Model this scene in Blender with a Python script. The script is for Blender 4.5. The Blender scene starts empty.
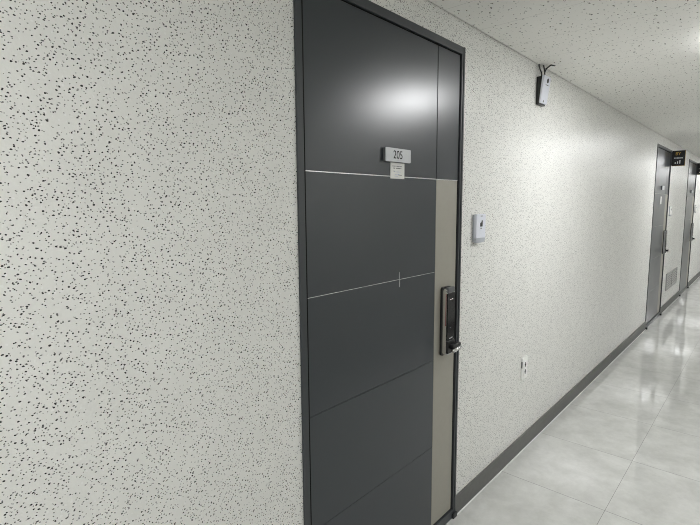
import bpy, bmesh, math, random
from mathutils import Vector, Matrix
random.seed(7)
S = bpy.context.scene
COL = S.collection

# ------------------------------------------------------------------ camera, world, exposure
F_PX = 475.0167
YAW, PITCH, ROLL = math.radians(41.6837), math.radians(-6.9645), math.radians(-0.3794)
CAM = Vector((0.0, -1.0216, 1.4553))
fw = Vector((math.cos(PITCH)*math.cos(YAW), math.cos(PITCH)*math.sin(YAW), math.sin(PITCH)))
r0 = fw.cross(Vector((0, 0, 1))).normalized()
u0 = r0.cross(fw)
rt = math.cos(ROLL)*r0 + math.sin(ROLL)*u0
up = -math.sin(ROLL)*r0 + math.cos(ROLL)*u0
cd = bpy.data.cameras.new('camera')
cd.sensor_fit = 'HORIZONTAL'; cd.sensor_width = 36.0
cd.lens = F_PX/700.0*36.0
cd.clip_start = 0.02
cam = bpy.data.objects.new('camera', cd); COL.objects.link(cam)
cam.matrix_world = Matrix(((rt.x, up.x, -fw.x, CAM.x), (rt.y, up.y, -fw.y, CAM.y), (rt.z, up.z, -fw.z, CAM.z), (0, 0, 0, 1)))
S.camera = cam
w = bpy.data.worlds.new('world'); S.world = w; w.use_nodes = True
w.node_tree.nodes['Background'].inputs[0].default_value = (0.8, 0.85, 0.9, 1)
w.node_tree.nodes['Background'].inputs[1].default_value = 0.02
S.view_settings.view_transform = 'Standard'
S.view_settings.look = 'None'
S.view_settings.gamma = 1.0
S.view_settings.use_curve_mapping = False
S.view_settings.exposure = 1.73
S.cycles.filter_width = 1.0
S.cycles.denoising_prefilter = 'NONE'
LAMP_POWER = 13.5
LAMP_COL = (0.985, 0.99, 1.0)

# ------------------------------------------------------------------ dimensions (metres)
H = 2.2018            # ceiling height
YR = -1.75            # opposite wall
X0, X1 = -6.0, 22.0   # corridor ends
WT = 0.16             # wall thickness
DH = 2.10             # door frame height
DOORS = [(0.9224, 1.870), (6.2606, 7.2010), (8.8435, 9.8000)]

# ------------------------------------------------------------------ node helpers
def new_mat(name):
    m = bpy.data.materials.new(name); m.use_nodes = True
    nt = m.node_tree
    return m, nt, nt.nodes['Principled BSDF']
def nd(nt, t, **kw):
    n = nt.nodes.new(t)
    for k, v in kw.items(): setattr(n, k, v)
    return n
def mth(nt, op, a, b=None, c=None):
    n = nd(nt, 'ShaderNodeMath', operation=op)
    for i, v in enumerate((a, b, c)):
        if v is None: continue
        if isinstance(v, (int, float)): n.inputs[i].default_value = v
        else: nt.links.new(v, n.inputs[i])
    return n.outputs[0]
def mixc(nt, fac, a, b):
    n = nd(nt, 'ShaderNodeMix', data_type='RGBA')
    if isinstance(fac, (int, float)): n.inputs[0].default_value = fac
    else: nt.links.new(fac, n.inputs[0])
    for i, v in ((6, a), (7, b)):
        if isinstance(v, tuple): n.inputs[i].default_value = (*v, 1)
        else: nt.links.new(v, n.inputs[i])
    return n.outputs[2]
def plain(name, col, rough=0.5, metal=0.0, spec=0.5, noise=0.04, nscale=60.0):
    """a painted, plastic or metal surface with a little mottling"""
    m, nt, b = new_mat(name)
    tc = nd(nt, 'ShaderNodeTexCoord')
    nz = nd(nt, 'ShaderNodeTexNoise'); nz.inputs['Scale'].default_value = nscale
    nt.links.new(tc.outputs['Object'], nz.inputs['Vector'])
    lo = tuple(c*(1-noise) for c in col); hi = tuple(min(1, c*(1+noise)) for c in col)
    nt.links.new(mixc(nt, nz.outputs['Fac'], lo, hi), b.inputs['Base Color'])
    b.inputs['Roughness'].default_value = rough
    b.inputs['Metallic'].default_value = metal
    b.inputs['Specular IOR Level'].default_value = spec
    return m
def flecks(nt, vec2, scale, keep, rmin, rmax, soft=0.08, stretch=(1, 1), rot=0.0, wob=0.35):
    """mask of scattered irregular flecks: one chance per cell"""
    mp = nd(nt, 'ShaderNodeMapping')
    mp.inputs['Scale'].default_value = (scale*stretch[0], scale*stretch[1], 1)
    mp.inputs['Rotation'].default_value = (0, 0, rot)
    nt.links.new(vec2, mp.inputs['Vector'])
    nz = nd(nt, 'ShaderNodeTexNoise'); nz.noise_dimensions = '2D'
    nz.inputs['Scale'].default_value = 2.3; nz.inputs['Detail'].default_value = 1.0
    nt.links.new(mp.outputs[0], nz.inputs['Vector'])
    vm = nd(nt, 'ShaderNodeVectorMath', operation='MULTIPLY_ADD')
    nt.links.new(nz.outputs['Color'], vm.inputs[0])
    vm.inputs[1].default_value = (wob, wob, 0)
    nt.links.new(mp.outputs[0], vm.inputs[2])
    vo = nd(nt, 'ShaderNodeTexVoronoi'); vo.voronoi_dimensions = '2D'; vo.inputs['Scale'].default_value = 1.0
    nt.links.new(vm.outputs[0], vo.inputs['Vector'])
    sp = nd(nt, 'ShaderNodeSeparateColor'); nt.links.new(vo.outputs['Color'], sp.inputs[0])
    rr = mth(nt, 'MULTIPLY_ADD', mth(nt, 'POWER', sp.outputs[1], 2.0), rmax-rmin, rmin)
    inside = mth(nt, 'DIVIDE', mth(nt, 'SUBTRACT', rr, vo.outputs['Distance']), soft)
    n = nd(nt, 'ShaderNodeClamp'); nt.links.new(inside, n.inputs[0])
    return mth(nt, 'MULTIPLY', n.outputs[0], mth(nt, 'LESS_THAN', sp.outputs[0], keep))
def plane_vec(nt, ax, ay):
    g = nd(nt, 'ShaderNodeNewGeometry')
    s = nd(nt, 'ShaderNodeSeparateXYZ'); nt.links.new(g.outputs['Position'], s.inputs[0])
    c = nd(nt, 'ShaderNodeCombineXYZ')
    nt.links.new(s.outputs[ax], c.inputs[0]); nt.links.new(s.outputs[ay], c.inputs[1])
    return c.outputs[0], s

# ------------------------------------------------------------------ materials
def wall_material(name, ax, ay):
    """off-white sprayed stone-effect paint with black and pale flecks"""
    m, nt, b = new_mat(name)
    v, s = plane_vec(nt, ax, ay)
    cl = nd(nt, 'ShaderNodeTexNoise'); cl.noise_dimensions = '2D'; cl.inputs['Scale'].default_value = 9.0; cl.inputs['Detail'].default_value = 3
    nt.links.new(v, cl.inputs['Vector'])
    base = mixc(nt, cl.outputs['Fac'], (0.77, 0.77, 0.735), (0.83, 0.83, 0.795))
    f1 = flecks(nt, v, 124.0, 0.42, 0.17, 0.255, soft=0.025, stretch=(0.86, 1.1), rot=0.5)
    f2 = flecks(nt, v, 160.0, 0.26, 0.17, 0.29, soft=0.03, stretch=(1.0, 1.2), rot=-0.6)
    f3 = flecks(nt, v, 95.0, 0.30, 0.12, 0.30)
    c = mixc(nt, mth(nt, 'MULTIPLY', f3, 0.7), base, (0.88, 0.88, 0.86))
    c = mixc(nt, mth(nt, 'MULTIPLY', f2, 0.85), c, (0.04, 0.04, 0.038))
    c = mixc(nt, f1, c, (0.015, 0.015, 0.015))
    nt.links.new(c, b.inputs['Base Color'])
    b.inputs['Roughness'].default_value = 0.34
    b.inputs['Specular IOR Level'].default_value = 0.36
    n1 = nd(nt, 'ShaderNodeTexNoise'); n1.noise_dimensions = '2D'; n1.inputs['Scale'].default_value = 120; n1.inputs['Detail'].default_value = 2
    nt.links.new(v, n1.inputs['Vector'])
    bp = nd(nt, 'ShaderNodeBump'); bp.inputs['Strength'].default_value = 0.35; bp.inputs['Distance'].default_value = 0.0016
    nt.links.new(mth(nt, 'ADD', n1.outputs['Fac'], mth(nt, 'MULTIPLY', f3, 0.3)), bp.inputs['Height'])
    nt.links.new(bp.outputs[0], b.inputs['Normal'])
    return m
M = {}
M['wall_xz'] = wall_material('speckled_wall_paint', 0, 2)
M['wall_yz'] = wall_material('speckled_end_wall_paint', 1, 2)

def grid_line(nt, coord, origin, pitch, half):
    """1 on a joint line"""
    k = mth(nt, 'FRACT', mth(nt, 'ADD', mth(nt, 'DIVIDE', mth(nt, 'SUBTRACT', coord, origin), pitch), 200.5))
    return mth(nt, 'LESS_THAN', mth(nt, 'ABSOLUTE', mth(nt, 'SUBTRACT', k, 0.5)), half/pitch)

def ceiling_material():
    m, nt, b = new_mat('pinhole_ceiling_tile')
    v, s = plane_vec(nt, 0, 1)
    f1 = flecks(nt, v, 34.0, 0.80, 0.08, 0.16, soft=0.04, stretch=(0.7, 1.25), rot=0.25, wob=0.5)
    f2 = flecks(nt, v, 46.0, 0.40, 0.06, 0.15, soft=0.06, rot=1.0, wob=0.5)
    ln = mth(nt, 'MAXIMUM', grid_line(nt, s.outputs[0], 1.996, 0.294, 0.0011), grid_line(nt, s.outputs[1], 0.0, 0.6, 0.0002))
    c = mixc(nt, mth(nt, 'MULTIPLY', f2, 0.55), (0.90, 0.895, 0.855), (0.16, 0.16, 0.15))
    c = mixc(nt, mth(nt, 'MULTIPLY', f1, 0.9), c, (0.06, 0.06, 0.055))
    c = mixc(nt, mth(nt, 'MULTIPLY', ln, 0.40), c, (0.25, 0.25, 0.24))
    nt.links.new(c, b.inputs['Base Color'])
    b.inputs['Roughness'].default_value = 0.85
    b.inputs['Specular IOR Level'].default_value = 0.2
    bp = nd(nt, 'ShaderNodeBump'); bp.inputs['Strength'].default_value = 0.4; bp.inputs['Distance'].default_value = 0.002; bp.invert = True
    nt.links.new(f1, bp.inputs['Height']); nt.links.new(bp.outputs[0], b.inputs['Normal'])
    return m
M['ceiling'] = ceiling_material()

def floor_material():
    """polished pale grey porcelain tile with cloudy marbling and thin dark joints"""
    m, nt, b = new_mat('polished_porcelain_tile')
    v, s = plane_vec(nt, 0, 1)
    T = 0.5846
    gx = mth(nt, 'FLOOR', mth(nt, 'DIVIDE', mth(nt, 'SUBTRACT', s.outputs[0], 2.3717), T))
    gy = mth(nt, 'FLOOR', mth(nt, 'DIVIDE', mth(nt, 'SUBTRACT', s.outputs[1], -0.5243), T))
    cv = nd(nt, 'ShaderNodeCombineXYZ')
    nt.links.new(mth(nt, 'MULTIPLY_ADD', gx, 7.3, s.outputs[0]), cv.inputs[0])
    nt.links.new(mth(nt, 'MULTIPLY_ADD', gy, 4.7, s.outputs[1]), cv.inputs[1])
    n1 = nd(nt, 'ShaderNodeTexNoise'); n1.inputs['Scale'].default_value = 5.5; n1.inputs['Detail'].default_value = 7; n1.inputs['Roughness'].default_value = 0.70; n1.inputs['Distortion'].default_value = 0.15
    nt.links.new(cv.outputs[0], n1.inputs['Vector'])
    n2 = nd(nt, 'ShaderNodeTexNoise'); n2.inputs['Scale'].default_value = 14; n2.inputs['Detail'].default_value = 5; n2.inputs['Roughness'].default_value = 0.7
    nt.links.new(cv.outputs[0], n2.inputs['Vector'])
    r1 = nd(nt, 'ShaderNodeMapRange'); r1.inputs[1].default_value = 0.34; r1.inputs[2].default_value = 0.66
    nt.links.new(n1.outputs['Fac'], r1.inputs[0])
    c = mixc(nt, r1.outputs[0], (0.53, 0.535, 0.51), (0.68, 0.685, 0.66))
    r2 = nd(nt, 'ShaderNodeMapRange'); r2.inputs[1].default_value = 0.5; r2.inputs[2].default_value = 0.75
    nt.links.new(n2.outputs['Fac'], r2.inputs[0])
    c = mixc(nt, mth(nt, 'MULTIPLY', r2.outputs[0], 0.42), c, (0.50, 0.50, 0.475))
    ln = mth(nt, 'MAXIMUM', grid_line(nt, s.outputs[0], 2.3717, T, 0.0014), grid_line(nt, s.outputs[1], -0.5243, T, 0.0010))
    c = mixc(nt, mth(nt, 'MULTIPLY', ln, 0.85), c, (0.10, 0.10, 0.095))
    nt.links.new(c, b.inputs['Base Color'])
    nt.links.new(mth(nt, 'MULTIPLY_ADD', ln, 0.4, 0.02), b.inputs['Roughness'])
    b.inputs['Specular IOR Level'].default_value = 0.5
    return m
M['floor'] = floor_material()

M['panel'] = plain('charcoal_steel_panel', (0.027, 0.033, 0.040), 0.28, 0.0, 0.72, 0.03, 9)
M['frame'] = plain('charcoal_frame_paint', (0.045, 0.050, 0.055), 0.33, 0.0, 0.5, 0.03, 20)
M['gap'] = plain('black_gap_shade', (0.006, 0.006, 0.006), 0.8, 0.0, 0.1)
M['strip'] = plain('champagne_metal_panel', (0.36, 0.345, 0.295), 0.42, 0.25, 0.5, 0.04, 30)
M['inlay'] = plain('silver_inlay_and_glint', (0.72, 0.73, 0.74), 0.22, 1.0)  # real inlay metal, also used for the modelled glint and lit groove edge
M['plate'] = plain('satin_silver', (0.56, 0.575, 0.59), 0.5, 0.1)
M['plate_side'] = plain('grey_plate_edge', (0.16, 0.165, 0.17), 0.4, 0.3)
M['ink'] = plain('black_ink', (0.02, 0.02, 0.02), 0.7)
M['grey_ink'] = plain('grey_ink', (0.22, 0.22, 0.22), 0.8)
M['blue_ink'] = plain('blue_ink', (0.42, 0.47, 0.68), 0.8)
M['paper'] = plain('white_paper', (0.80, 0.80, 0.77), 0.8, 0, 0.2)
M['chrome'] = plain('chrome', (0.80, 0.80, 0.80), 0.12, 1.0)
M['black_plastic'] = plain('black_plastic', (0.010, 0.011, 0.011), 0.35)
M['black_glass'] = plain('black_gloss_face', (0.008, 0.008, 0.009), 0.10)
M['dark_grey'] = plain('dark_grey_plastic', (0.09, 0.095, 0.10), 0.4)
M['red'] = plain('dark_red_line', (0.22, 0.01, 0.015), 0.3)
M['white_plastic'] = plain('cool_white_plastic', (0.74, 0.76, 0.83), 0.35)
M['grey_plastic'] = plain('pale_grey_plastic', (0.46, 0.48, 0.52), 0.45)
M['ivory'] = plain('white_outlet_plastic', (0.90, 0.90, 0.88), 0.3)
M['base'] = plain('grey_baseboard_vinyl', (0.14, 0.14, 0.133), 0.5, 0, 0.4, 0.12, 40)
M['caulk'] = plain('white_caulk', (0.80, 0.80, 0.78), 0.6)
M['louvre'] = plain('aluminium_louvre', (0.40, 0.40, 0.39), 0.4, 0.4)
M['vent_dark'] = plain('dark_vent_shade', (0.05, 0.05, 0.05), 0.8)
M['sign_black'] = plain('black_sign_plate', (0.010, 0.011, 0.012), 0.3)
M['gold'] = plain('gold_lettering', (0.65, 0.42, 0.08), 0.35, 0.6)
M['gold_edge'] = plain('gold_edge', (0.42, 0.29, 0.10), 0.4, 0.5)
M['white_ink'] = plain('white_lettering', (0.80, 0.80, 0.80), 0.6)
M['housing'] = plain('white_lamp_housing', (0.8, 0.8, 0.8), 0.4)
m, nt, b = new_mat('lit_diffuser')
em = nd(nt, 'ShaderNodeEmission'); em.inputs[0].default_value = (*LAMP_COL, 1); em.inputs[1].default_value = LAMP_POWER
nt.links.new(em.outputs[0], nt.nodes['Material Output'].inputs[0]); nt.nodes.remove(b)
m.cycles.emission_sampling = 'FRONT'
M['lit'] = m

# ------------------------------------------------------------------ mesh helpers
def box(bm, x0, x1, y0, y1, z0, z1, bev=0.0, seg=2):
    vs = [bm.verts.new((x, y, z)) for x in (x0, x1) for y in (y0, y1) for z in (z0, z1)]
    q = [(0, 1, 3, 2), (4, 6, 7, 5), (0, 4, 5, 1), (2, 3, 7, 6), (0, 2, 6, 4), (1, 5, 7, 3)]
    fs = [bm.faces.new([vs[i] for i in t]) for t in q]
    if bev > 0:
        es = list({e for f in fs for e in f.edges})
        bmesh.ops.bevel(bm, geom=es, offset=bev, segments=seg, affect='EDGES', profile=0.5, clamp_overlap=True)
def quad(bm, pts):
    bm.faces.new([bm.verts.new(p) for p in pts])
def prism(bm, outline, y0, y1):
    """outline in x,z extruded from y0 to y1"""
    n = len(outline)
    a = [bm.verts.new((x, y0, z)) for x, z in outline]
    c = [bm.verts.new((x, y1, z)) for x, z in outline]
    bm.faces.new(a); bm.faces.new(list(reversed(c)))
    for i in range(n):
        j = (i+1) % n
        bm.faces.new((a[i], c[i], c[j], a[j]))
def round_rect(x0, x1, z0, z1, r, n=5):
    o = []
    for cx, cz, a0 in ((x1-r, z1-r, 0), (x0+r, z1-r, 90), (x0+r, z0+r, 180), (x1-r, z0+r, 270)):
        for i in range(n+1):
            a = math.radians(a0+90*i/n); o.append((cx+r*math.cos(a), cz+r*math.sin(a)))
    return o
def tube(bm, pts, r, n=10, taper=None):
    rings = []
    for i, p in enumerate(pts):
        p = Vector(p)
        d = (Vector(pts[min(i+1, len(pts)-1)])-Vector(pts[max(i-1, 0)])).normalized()
        a = d.orthogonal().normalized(); c = d.cross(a)
        rr = r if taper is None else taper[i]
        rings.append([bm.verts.new(p+rr*(math.cos(2*math.pi*k/n)*a+math.sin(2*math.pi*k/n)*c)) for k in range(n)])
    for i in range(len(rings)-1):
        # match the two rings by the nearest start vertex
        s = min(range(n), key=lambda k: (rings[i+1][k].co-rings[i][0].co).length - 0)
        rings[i+1] = rings[i+1][s:]+rings[i+1][:s]
        for k in range(n):
            bm.faces.new((rings[i][k], rings[i][(k+1) % n], rings[i+1][(k+1) % n], rings[i+1][k]))
    bm.faces.new(list(reversed(rings[0]))); bm.faces.new(rings[-1])
def disc(bm, cx, cz, r, y0, y1, n=20):
    prism(bm, [(cx+r*math.cos(2*math.pi*i/n), cz+r*math.sin(2*math.pi*i/n)) for i in range(n)], y0, y1)
def obj(name, bm, mat, parent=None, smooth=False):
    bmesh.ops.recalc_face_normals(bm, faces=bm.faces)
    me = bpy.data.meshes.new(name); bm.to_mesh(me); bm.free()
    for k in (mat if isinstance(mat, (list, tuple)) else [mat]): me.materials.append(k)
    if smooth:
        for p in me.polygons: p.use_smooth = True
    o = bpy.data.objects.new(name, me); COL.objects.link(o)
    if parent: o.parent = parent
    return o
def one(name, mat, parent, *a, bev=0.0, label=None):
    bm = bmesh.new(); box(bm, *a, bev=bev)
    o = obj(name, bm, mat, parent)
    if label: o['label'] = label
    return o
def thing(name, label, cat, loc=(0, 0, 0), group=None, kind=None):
    o = bpy.data.objects.new(name, None); COL.objects.link(o)
    o.empty_display_size = 0.1
    o.location = loc; o['label'] = label; o['category'] = cat
    if group: o['group'] = group
    if kind: o['kind'] = kind
    return o
def struct(name, bm, mat):
    o = obj(name, bm, mat); o['kind'] = 'structure'; return o
def lettering(name, text, size, mat, parent, loc, rot, depth=0.0006, squash=1.0):
    cu = bpy.data.curves.new(name, 'FONT'); cu.body = text; cu.size = size; cu.extrude = depth; cu.offset = size*0.003
    cu.align_x = 'CENTER'; cu.align_y = 'CENTER'
    t = bpy.data.objects.new(name, cu); COL.objects.link(t)
    dg = bpy.context.evaluated_depsgraph_get()
    me = bpy.data.meshes.new_from_object(t.evaluated_get(dg))
    bpy.data.objects.remove(t); bpy.data.curves.remove(cu)
    me.transform(Matrix.Diagonal((squash, 1, 1, 1)))
    me.materials.clear(); me.materials.append(mat)
    o = bpy.data.objects.new(name, me); COL.objects.link(o)
    o.parent = parent; o.location = loc; o.rotation_euler = rot
    return o

# ------------------------------------------------------------------ the room
bm = bmesh.new(); box(bm, X0, X1, YR, 0.0, -0.05, 0.0); struct('floor', bm, M['floor'])
bm = bmesh.new(); box(bm, X0, X1, YR+0.006, -0.006, H, H+0.03); box(bm, X0, X1, YR, 0.0, H+0.03, H+0.05); struct('ceiling', bm, M['ceiling'])
bm = bmesh.new()
cuts = [X0] + [v for d in DOORS for v in d] + [X1]
for i in range(0, len(cuts), 2):
    box(bm, cuts[i], cuts[i+1], 0.0, WT, -0.05, H+0.05)
for a, c in DOORS:
    box(bm, a, c, 0.0, WT, DH, H+0.05)
struct('wall_left', bm, M['wall_xz'])
bm = bmesh.new(); box(bm, X0, X1, YR-WT, YR, -0.05, H+0.05); struct('wall_right', bm, M['wall_xz'])
bm = bmesh.new(); box(bm, X1, X1+WT, YR-WT, WT, -0.05, H+0.05); struct('wall_end', bm, M['wall_yz'])
bm = bmesh.new(); box(bm, X0-WT, X0, YR-WT, WT, -0.05, H+0.05); struct('wall_rear', bm, M['wall_yz'])

BH, BT = 0.0947, 0.008
def baseboard(name, x0, x1, side):
    y0, y1 = (-BT, 0.0) if side > 0 else (YR, YR+BT)
    bm = bmesh.new(); box(bm, x0, x1, y0, y1, 0.0, BH, bev=0.0015)
    o = struct(name, bm, M['base'])
    bm = bmesh.new()
    c0, c1 = (-BT-0.005, -BT) if side > 0 else (YR+BT, YR+BT+0.005)
    box(bm, x0, x1, c0, c1, 0.0, 0.003)
    c = obj('caulk_line', bm, M['caulk'], o); c['label'] = 'thin white caulk line along the floor'
for i in range(0, len(cuts), 2):
    baseboard('baseboard_left', cuts[i], cuts[i+1], 1)
baseboard('baseboard_right', X0, X1, -1)

# ------------------------------------------------------------------ doors
Z2, Z3, Z4, Z5 = 1.553, 1.1778, 0.8037, 0.4197
def make_door(n, a, c, label, detailed):
    W = c-a
    d = thing('door_%d' % n, label, 'door', (a, 0, 0), kind='structure')
    # local x runs from the hinge side to the lock side
    P = 0.006                                   # how far the frame stands proud of the wall
    J, JR, JT = 0.0246, 0.022, 0.030
    li, ri, ti = J, W-JR, DH-JT                 # frame opening
    bm = bmesh.new()
    def jamb(x0, x1, z0, z1):
        box(bm, x0, x1, -P, WT, z0, z1, bev=0.0012)
    jamb(0, J, 0, DH); jamb(W-JR, W, 0, DH); box(bm, J-0.002, W-JR+0.002, -P, WT, DH-JT, DH, bev=0.0012)
    # raised outer bead
    box(bm, W-0.010, W, -P-0.003, -P+0.002, 0.0, DH, bev=0.001)
    obj('door_frame', bm, M['frame'], d)
    one('sill', M['frame'], d, J, W-JR, -P, WT, 0.0, 0.042, bev=0.0015)
    one('gap_backing', M['gap'], d, J, W-JR, 0.020, 0.030, 0.042, ti)  # black sheet that gives the gaps between panels their dark shade
    for x0 in (-0.003, W-0.029):
        one('frame_foot', M['black_plastic'], d, x0, x0+0.034, -0.016 if detailed else -0.026, -0.004, 0.0, 0.024, bev=0.003, label='small black block at the foot of the frame')
    bm = bmesh.new()
    for a0, a1, y0, b0, b1 in ((li, li+0.0055, -0.0045, 0.042, ti), (ri-0.0055, ri, 0.003, 0.042, ti), (li, ri, 0.003, ti-0.0055, ti)):
        box(bm, a0, a1, y0, 0.024, b0, b1)
    obj('gap_shade_strip', bm, M['gap'], d)  # black strips put in to paint the shade of the gap round the leaf
    g = 0.006
    x0, x1, z0, z1 = li+g, ri-g, 0.050, ti-g
    xs = 1.6704-DOORS[0][0]                     # seam between wide panel and lock strip
    if n > 1: xs = xs*W/(DOORS[0][1]-DOORS[0][0])
    k = 0.0009
    Y0, Y1 = 0.0, 0.020
    bm = bmesh.new()
    for p0, p1 in ((z0, Z5-k), (Z5+k, Z4-k), (Z4+k, Z3-k), (Z3+k, Z2-0.0019)):
        box(bm, x0, xs-0.001, Y0, Y1, p0, p1)
    box(bm, x0, xs-0.0018, Y0, Y1, Z2+0.0019, z1, bev=0.001, seg=1)
    box(bm, xs+0.0018, x1, Y0, Y1, Z2+0.0019, z1, bev=0.001, seg=1)
    obj('door_leaf', bm, M['panel'], d)
    one('handle_strip', M['strip'], d, xs+0.001, x1-0.004, Y0, Y1, z0, Z2-0.0019, bev=0.0012, label='vertical beige metal strip along the lock edge')
    one('inlay_and_lit_edge', M['inlay'], d, x0, x1-0.004, -0.0012, 0.012, Z2-0.0017, Z2+0.0017, bev=0.0005, label='bright silver inlay line across the door')
    one('inlay_and_lit_edge', M['inlay'], d, x0+0.004, xs-0.004, 0.0004, 0.012, Z3-0.0010, Z3+0.0010, label='fine silver strip standing in for the lit groove edge at mid height')  # groove's lit lower edge, put in as a bright strip
    if detailed:
        t = 1.4225-a
        one('glint_tick', M['inlay'], d, t-0.0012, t+0.0012, -0.0008, 0.004, 1.150, 1.206, label='short bright tick standing in for a glint on the groove line')  # a sparkle of light modelled as a bright metal sliver
    # ---- digital lock
    lx0, lx1 = 1.7165-DOORS[0][0], 1.788-DOORS[0][0]
    if n > 1: lx0 += W-0.9476; lx1 += W-0.9476
    bm = bmesh.new(); prism(bm, round_rect(lx0, lx1, 0.812, 1.108, 0.010), -0.009, 0.0)
    lock = obj('digital_lock', bm, M['black_plastic'], d)
    lock['label'] = 'upright black and chrome digital door lock'
    bm = bmesh.new(); prism(bm, round_rect(lx0+0.004, lx1-0.003, 0.818, 1.102, 0.009), -0.028, -0.009)
    bmesh.ops.bevel(bm, geom=[e for e in bm.edges if all(abs(v.co.y+0.028) < 1e-5 for v in e.verts)], offset=0.004, segments=2, affect='EDGES')
    obj('chrome_body', bm, M['chrome'], lock)
    bm = bmesh.new(); prism(bm, round_rect(lx0+0.009, lx1-0.004, 0.880, 1.083, 0.005), -0.0315, -0.0282)
    obj('keypad_face', bm, M['black_glass'], lock)
    one('grey_cap', M['dark_grey'], lock, lx0+0.010, lx1-0.006, -0.032, -0.014, 1.084, 1.1075, bev=0.004)
    if detailed: one('red_line', M['red'], lock, lx0+0.0033, lx0+0.0045, -0.0262, -0.0236, 0.945, 1.083)  # thin dark red line along the side of the lock
    for zz in (1.056, 0.889):
        bm = bmesh.new()
        box(bm, lx0+0.024, lx0+0.036, -0.0321, -0.0314, zz-0.0018, zz+0.0018)
        box(bm, lx0+0.040, lx0+0.050, -0.0321, -0.0314, zz-0.0008, zz+0.0028)
        obj('face_mark', bm, M['white_ink'], lock)
    bm = bmesh.new(); disc(bm, lx0+0.030, 0.935, 0.0028, -0.0321, -0.0314); obj('face_mark', bm, M['grey_ink'], lock)
    one('latch_block', M['black_plastic'], lock, lx0+0.006, lx1-0.004, -0.036, -0.0282, 0.824, 0.878, bev=0.003)
    # lever: a short spindle, then a bar running past the frame edge
    hx, hz = lx0+0.030, 0.853
    bm = bmesh.new(); tube(bm, [(hx, -0.030, hz), (hx, -0.056, hz)], 0.011, 16)
    box(bm, hx-0.014, hx+0.048, -0.060, -0.040, hz-0.008, hz+0.014, bev=0.004)
    lev = obj('lever_handle', bm, M['black_plastic'], lock)
    bm = bmesh.new()
    tube(bm, [(hx-0.018, -0.058, hz-0.011), (hx+0.046, -0.058, hz-0.006)], 0.0080, 10)
    obj('chrome_edge', bm, M['chrome'], lock, True)
    return d
make_door(1, *DOORS[0], 'large charcoal door with beige lock strip nearest the viewer', True)
make_door(2, *DOORS[1], 'distant charcoal door between the outlet wall and the louvred vent', False)
make_door(3, *DOORS[2], 'farthest charcoal door, beyond the louvred vent', False)

# ------------------------------------------------------------------ number plates and notices on the doors
def number_plate(x0, x1, z0, z1, label, digits):
    t = thing('number_plate', label, 'number plate', ((x0+x1)/2, 0, z0), 'door number plates')
    hw, hh = (x1-x0)/2, z1-z0
    one('backing', M['plate_side'], t, -hw, hw, -0.009, 0.0, 0, hh, bev=0.001)
    bm = bmesh.new(); prism(bm, round_rect(-hw, hw, 0, hh, 0.004), -0.0125, -0.0092)
    obj('face_plate', bm, M['plate'], t)
    if digits:
        lettering('digits', digits, 0.040, M['ink'], t, (-0.004, -0.0126, hh*0.50), (math.pi/2, 0, 0), 0.0003, 0.95)
    return t
number_plate(1.322, 1.471, 1.603, 1.650, 'silver number plate reading 205 on the nearest charcoal door', '205')
number_plate(6.675, 6.815, 1.603, 1.650, 'tiny silver number plate on the distant door before the louvred vent', None)
number_plate(9.30, 9.44, 1.603, 1.650, 'tiny silver number plate on the farthest door beyond the vent', None)

def notice(x0, x1, z0, z1, label):
    t = thing('paper_notice', label, 'notice', ((x0+x1)/2, 0, z0))
    hw, hh = (x1-x0)/2, z1-z0
    one('sheet', M['paper'], t, -hw, hw, -0.0024, -0.0014, 0, hh)
    yy = (-0.0028, -0.0023)
    def line(name, mat, segs, zc, th):
        bm = bmesh.new()
        for s0, s1 in segs: box(bm, -hw+2*hw*s0, -hw+2*hw*s1, *yy, hh*zc-th, hh*zc+th)
        obj(name, bm, mat, t)
    line('printed_line', M['grey_ink'], [(.12, .20), (.215, .34), (.42, .52), (.54, .62), (.64, .80)], .78, .0011)
    line('printed_line', M['ink'], [(.20, .32), (.40, .50), (.54, .60), (.62, .70), (.73, .76)], .655, .0012)
    line('printed_line', M['grey_ink'], [(.18, .30)], .47, .0007)
    line('blue_stamp', M['blue_ink'], [(.26, .34), (.42, .58), (.64, .70)], .43, .0009)
    line('blue_stamp', M['blue_ink'], [(.30, .42), (.5, .62)], .28, .0008)
    line('printed_line', M['grey_ink'], [(.56, .80)], .235, .0010)
    line('printed_line', M['blue_ink'], [(.28, .52)], .16, .0006)
notice(1.362, 1.446, 1.5455, 1.6015, 'small white printed notice taped under the 205 number plate')
notice(6.665, 6.745, 1.435, 1.525, 'tiny pale notice on the distant door just before the vent')

# ------------------------------------------------------------------ wall fixtures
def intercom(x, label, cover):
    t = thing('intercom', label, 'intercom', (x, 0, 1.277), 'wall intercoms beside doors')
    hw = 0.0455
    one('back_box', M['grey_plastic'], t, -hw+0.001, hw-0.001, -0.008, 0.0, 0.006, 0.128, bev=0.002)
    bm = bmesh.new(); box(bm, -hw, hw, -0.021, -0.008, 0.021, 0.1305, bev=0.003); obj('front_cover', bm, cover, t)
    bm = bmesh.new()
    prism(bm, [(-hw+0.001, 0.0205), (hw-0.001, 0.0205), (hw-0.003, 0.010), (hw-0.014, 0.001), (-hw+0.003, 0.0)], -0.0195, -0.008)
    o = obj('lower_grille', bm, M['grey_plastic'], t); o['label'] = 'pale grey sloping lower band'
    bm = bmesh.new(); prism(bm, [(-0.010, .074), (0.011, .074), (0.011, .102), (0.004, .102), (0.002, .094), (-0.010, .091)], -0.0225, -0.0208)
    o = obj('call_button', bm, M['black_plastic'], t); o['label'] = 'black call button'
    one('printed_mark', M['grey_ink'], t, -0.008, 0.014, -0.0215, -0.0208, .120, .1235)
    one('printed_mark', M['grey_ink'], t, -0.007, 0.008, -0.0215, -0.0208, .064, .068)
intercom(2.030, 'white intercom with black button on the wall right of the nearest door', M['white_plastic'])
intercom(7.390, 'tiny white intercom on the wall between the two distant doors', M['ivory'])
intercom(9.985, 'tiny white intercom beyond the farthest door', M['ivory'])

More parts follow.
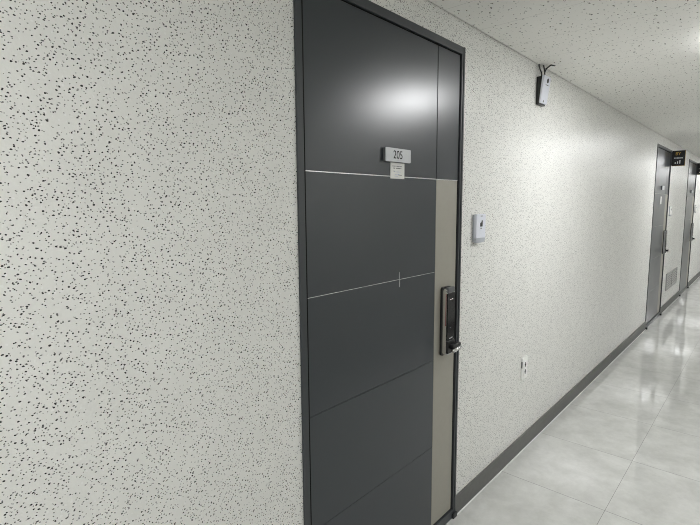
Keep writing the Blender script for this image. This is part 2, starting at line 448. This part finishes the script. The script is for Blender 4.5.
t = thing('wall_outlet', 'white double wall outlet low on the speckled wall', 'outlet', (2.655, 0, 0.445))
one('cover_plate', M['ivory'], t, -0.038, 0.038, -0.010, 0.0, 0.0, 0.130, bev=0.003)
one('insert', M['ivory'], t, -0.027, 0.016, -0.013, -0.010, 0.020, 0.112, bev=0.0015)
for zc in (0.046, 0.088):
    bm = bmesh.new(); disc(bm, -0.006, zc, 0.0165, -0.0138, -0.0128, 24)
    s = obj('socket', bm, M['ivory'], t)
    bm = bmesh.new()
    for sx in (-0.014, 0.000): disc(bm, sx, zc, 0.0034, -0.0146, -0.0136, 12)
    box(bm, -0.011, -0.001, -0.0142, -0.0136, zc-0.014, zc+0.013)
    obj('socket_slot', bm, M['ink'], s)
one('side_shade', M['dark_grey'], t, -0.0386, -0.0375, -0.009, -0.002, 0.070, 0.108)  # dark strip painting the shadow at the plate's left side

t = thing('wall_detector', 'small black box with white front hung by cables under the ceiling', 'detector', (2.727, 0, 2.000))
one('housing', M['black_plastic'], t, -0.047, 0.046, -0.030, 0.0, -0.008, 0.137, bev=0.002, label='black housing behind the white cover')
bm = bmesh.new(); prism(bm, round_rect(-0.050, 0.048, -0.001, 0.140, 0.004), -0.041, -0.030)
bmesh.ops.bevel(bm, geom=[e for e in bm.edges if all(abs(v.co.y+0.041) < 1e-5 for v in e.verts)], offset=0.002, segments=2, affect='EDGES')
obj('front_cover', bm, M['white_plastic'], t)
bm = bmesh.new(); disc(bm, 0.010, 0.118, 0.012, -0.0425, -0.0408); box(bm, -0.012, 0.030, -0.0418, -0.0408, 0.094, 0.097); obj('lens', bm, M['black_plastic'], t)
bm = bmesh.new(); disc(bm, -0.006, 0.010, 0.006, -0.0420, -0.0408); obj('screw', bm, M['dark_grey'], t)
for ch in t.children:                              # the box tapers: shallower at its foot
    for v in ch.data.vertices:
        if v.co.y < -0.001: v.co.y *= 0.62+0.46*max(0.0, v.co.z)/0.14
hz = H-2.000
for pts in ([(-0.014, -0.016, 0.134), (-0.020, -0.016, 0.160), (-0.034, -0.012, 0.178), (-0.046, -0.010, hz-0.002)],
            [(0.000, -0.020, 0.134), (0.004, -0.024, 0.160), (0.000, -0.034, 0.182), (0.018, -0.050, hz-0.001)],
            [(0.014, -0.020, 0.134), (0.012, -0.022, 0.165), (-0.012, -0.022, hz-0.002)]):
    bm = bmesh.new(); tube(bm, pts, 0.0038, 8); obj('cable', bm, M['black_plastic'], t, True)
bm = bmesh.new(); tube(bm, [(0.010, -0.052, hz-0.001), (0.040, -0.065, hz-0.002)], 0.004, 8); obj('cable', bm, M['black_plastic'], t, True)

# ------------------------------------------------------------------ louvred vent between the far doors
t = thing('wall_vent', 'low aluminium louvred vent between the two distant doors', 'vent', (7.96, 0, 0.275))
hw, vh = 0.45, 0.23
bm = bmesh.new()
box(bm, -hw, hw, -0.012, 0.0, 0, 0.022, bev=0.001); box(bm, -hw, hw, -0.012, 0.0, vh-0.022, vh, bev=0.001)
for xx in (-hw, -0.012, hw-0.024): box(bm, xx, xx+0.024, -0.012, 0.0, 0.02, vh-0.02, bev=0.001)
obj('vent_frame', bm, M['louvre'], t)
one('backing', M['vent_dark'], t, -hw+0.02, hw-0.02, -0.002, 0.0, 0.02, vh-0.02)  # flat dark sheet in place of the shade between the louvres
for i in range(7):
    z = 0.028+i*0.0262
    bm = bmesh.new()
    for a, c in ((-hw+0.024, -0.012), (0.012, hw-0.024)):
        quad(bm, [(a, -0.0025, z+0.013), (c, -0.0025, z+0.013), (c, -0.0105, z), (a, -0.0105, z)])
        quad(bm, [(a, -0.0035, z+0.013), (a, -0.0115, z), (c, -0.0115, z), (c, -0.0035, z+0.013)])
        quad(bm, [(a, -0.0025, z+0.013), (a, -0.0035, z+0.013), (c, -0.0035, z+0.013), (c, -0.0025, z+0.013)])
        quad(bm, [(a, -0.0105, z), (c, -0.0105, z), (c, -0.0115, z), (a, -0.0115, z)])
    obj('louvre', bm, M['louvre'], t)

# ------------------------------------------------------------------ projecting signs by the far doors
def sign(x, label):
    t = thing('projecting_sign', label, 'sign', (x, 0, 1.910), 'black projecting signs')
    y0, y1, hz = -0.140, -0.004, 0.187
    one('wall_bracket', M['black_plastic'], t, -0.012, 0.012, -0.006, 0.0, 0.01, hz-0.01)
    one('board', M['sign_black'], t, -0.009, 0.009, y0, y1, 0, hz, bev=0.0008)
    bm = bmesh.new()
    box(bm, -0.0095, 0.0095, y0-0.002, y0+0.001, -0.002, hz+0.001)
    box(bm, -0.0095, 0.0095, y0, y1, -0.002, 0.0006)
    o = obj('edge_trim', bm, M['gold_edge'], t); o['label'] = 'thin gold edge'
    R = (math.pi/2, 0, -math.pi/2)                # reads from the near side
    lettering('gold_emblem', 'BY', 0.050, M['gold'], t, (-0.0094, -0.066, 0.146), R, 0.0006)
    bm = bmesh.new()
    y = -0.026
    for wd in (0.012, 0.009, 0.013, 0.010, 0.012, 0.008, 0.010):
        box(bm, -0.0098, -0.0088, y-wd, y, 0.088, 0.103); y -= wd+0.003
    obj('small_lettering', bm, M['plate'], t)
    bm = bmesh.new()
    for yy, hh in ((-0.036, 0.018), (-0.060, 0.028), (-0.084, 0.042)):
        box(bm, -0.0098, -0.0088, yy-0.010, yy, 0.026, 0.026+hh)
    obj('white_lettering', bm, M['white_ink'], t)
sign(7.265, 'black projecting sign with gold emblem beside the first distant door')
sign(9.850, 'black projecting sign at the farthest door, beyond the gold-emblem sign')

# ------------------------------------------------------------------ ceiling lights down the corridor
def ceiling_light(x, y=-0.985, s=0.20):
    t = thing('ceiling_light', 'square flat white ceiling light above the corridor', 'ceiling light', (x, y, H), 'corridor ceiling lights')
    bm = bmesh.new()
    for a in ((-s, s, -s, -s+.010), (-s, s, s-.010, s), (-s, -s+.010, -s+.010, s-.010), (s-.010, s, -s+.010, s-.010)):
        box(bm, *a, -0.018, 0.0)
    obj('rim', bm, M['housing'], t)
    one('diffuser', M['lit'], t, -s+.010, s-.010, -s+.010, s-.010, -0.028, -0.006)
for x in (-4.30, -0.65, 2.85, 6.50, 10.15, 13.80, 17.45, 21.0):  # the two behind the camera are unseen, placed for the left wall's brightness
    ceiling_light(x)
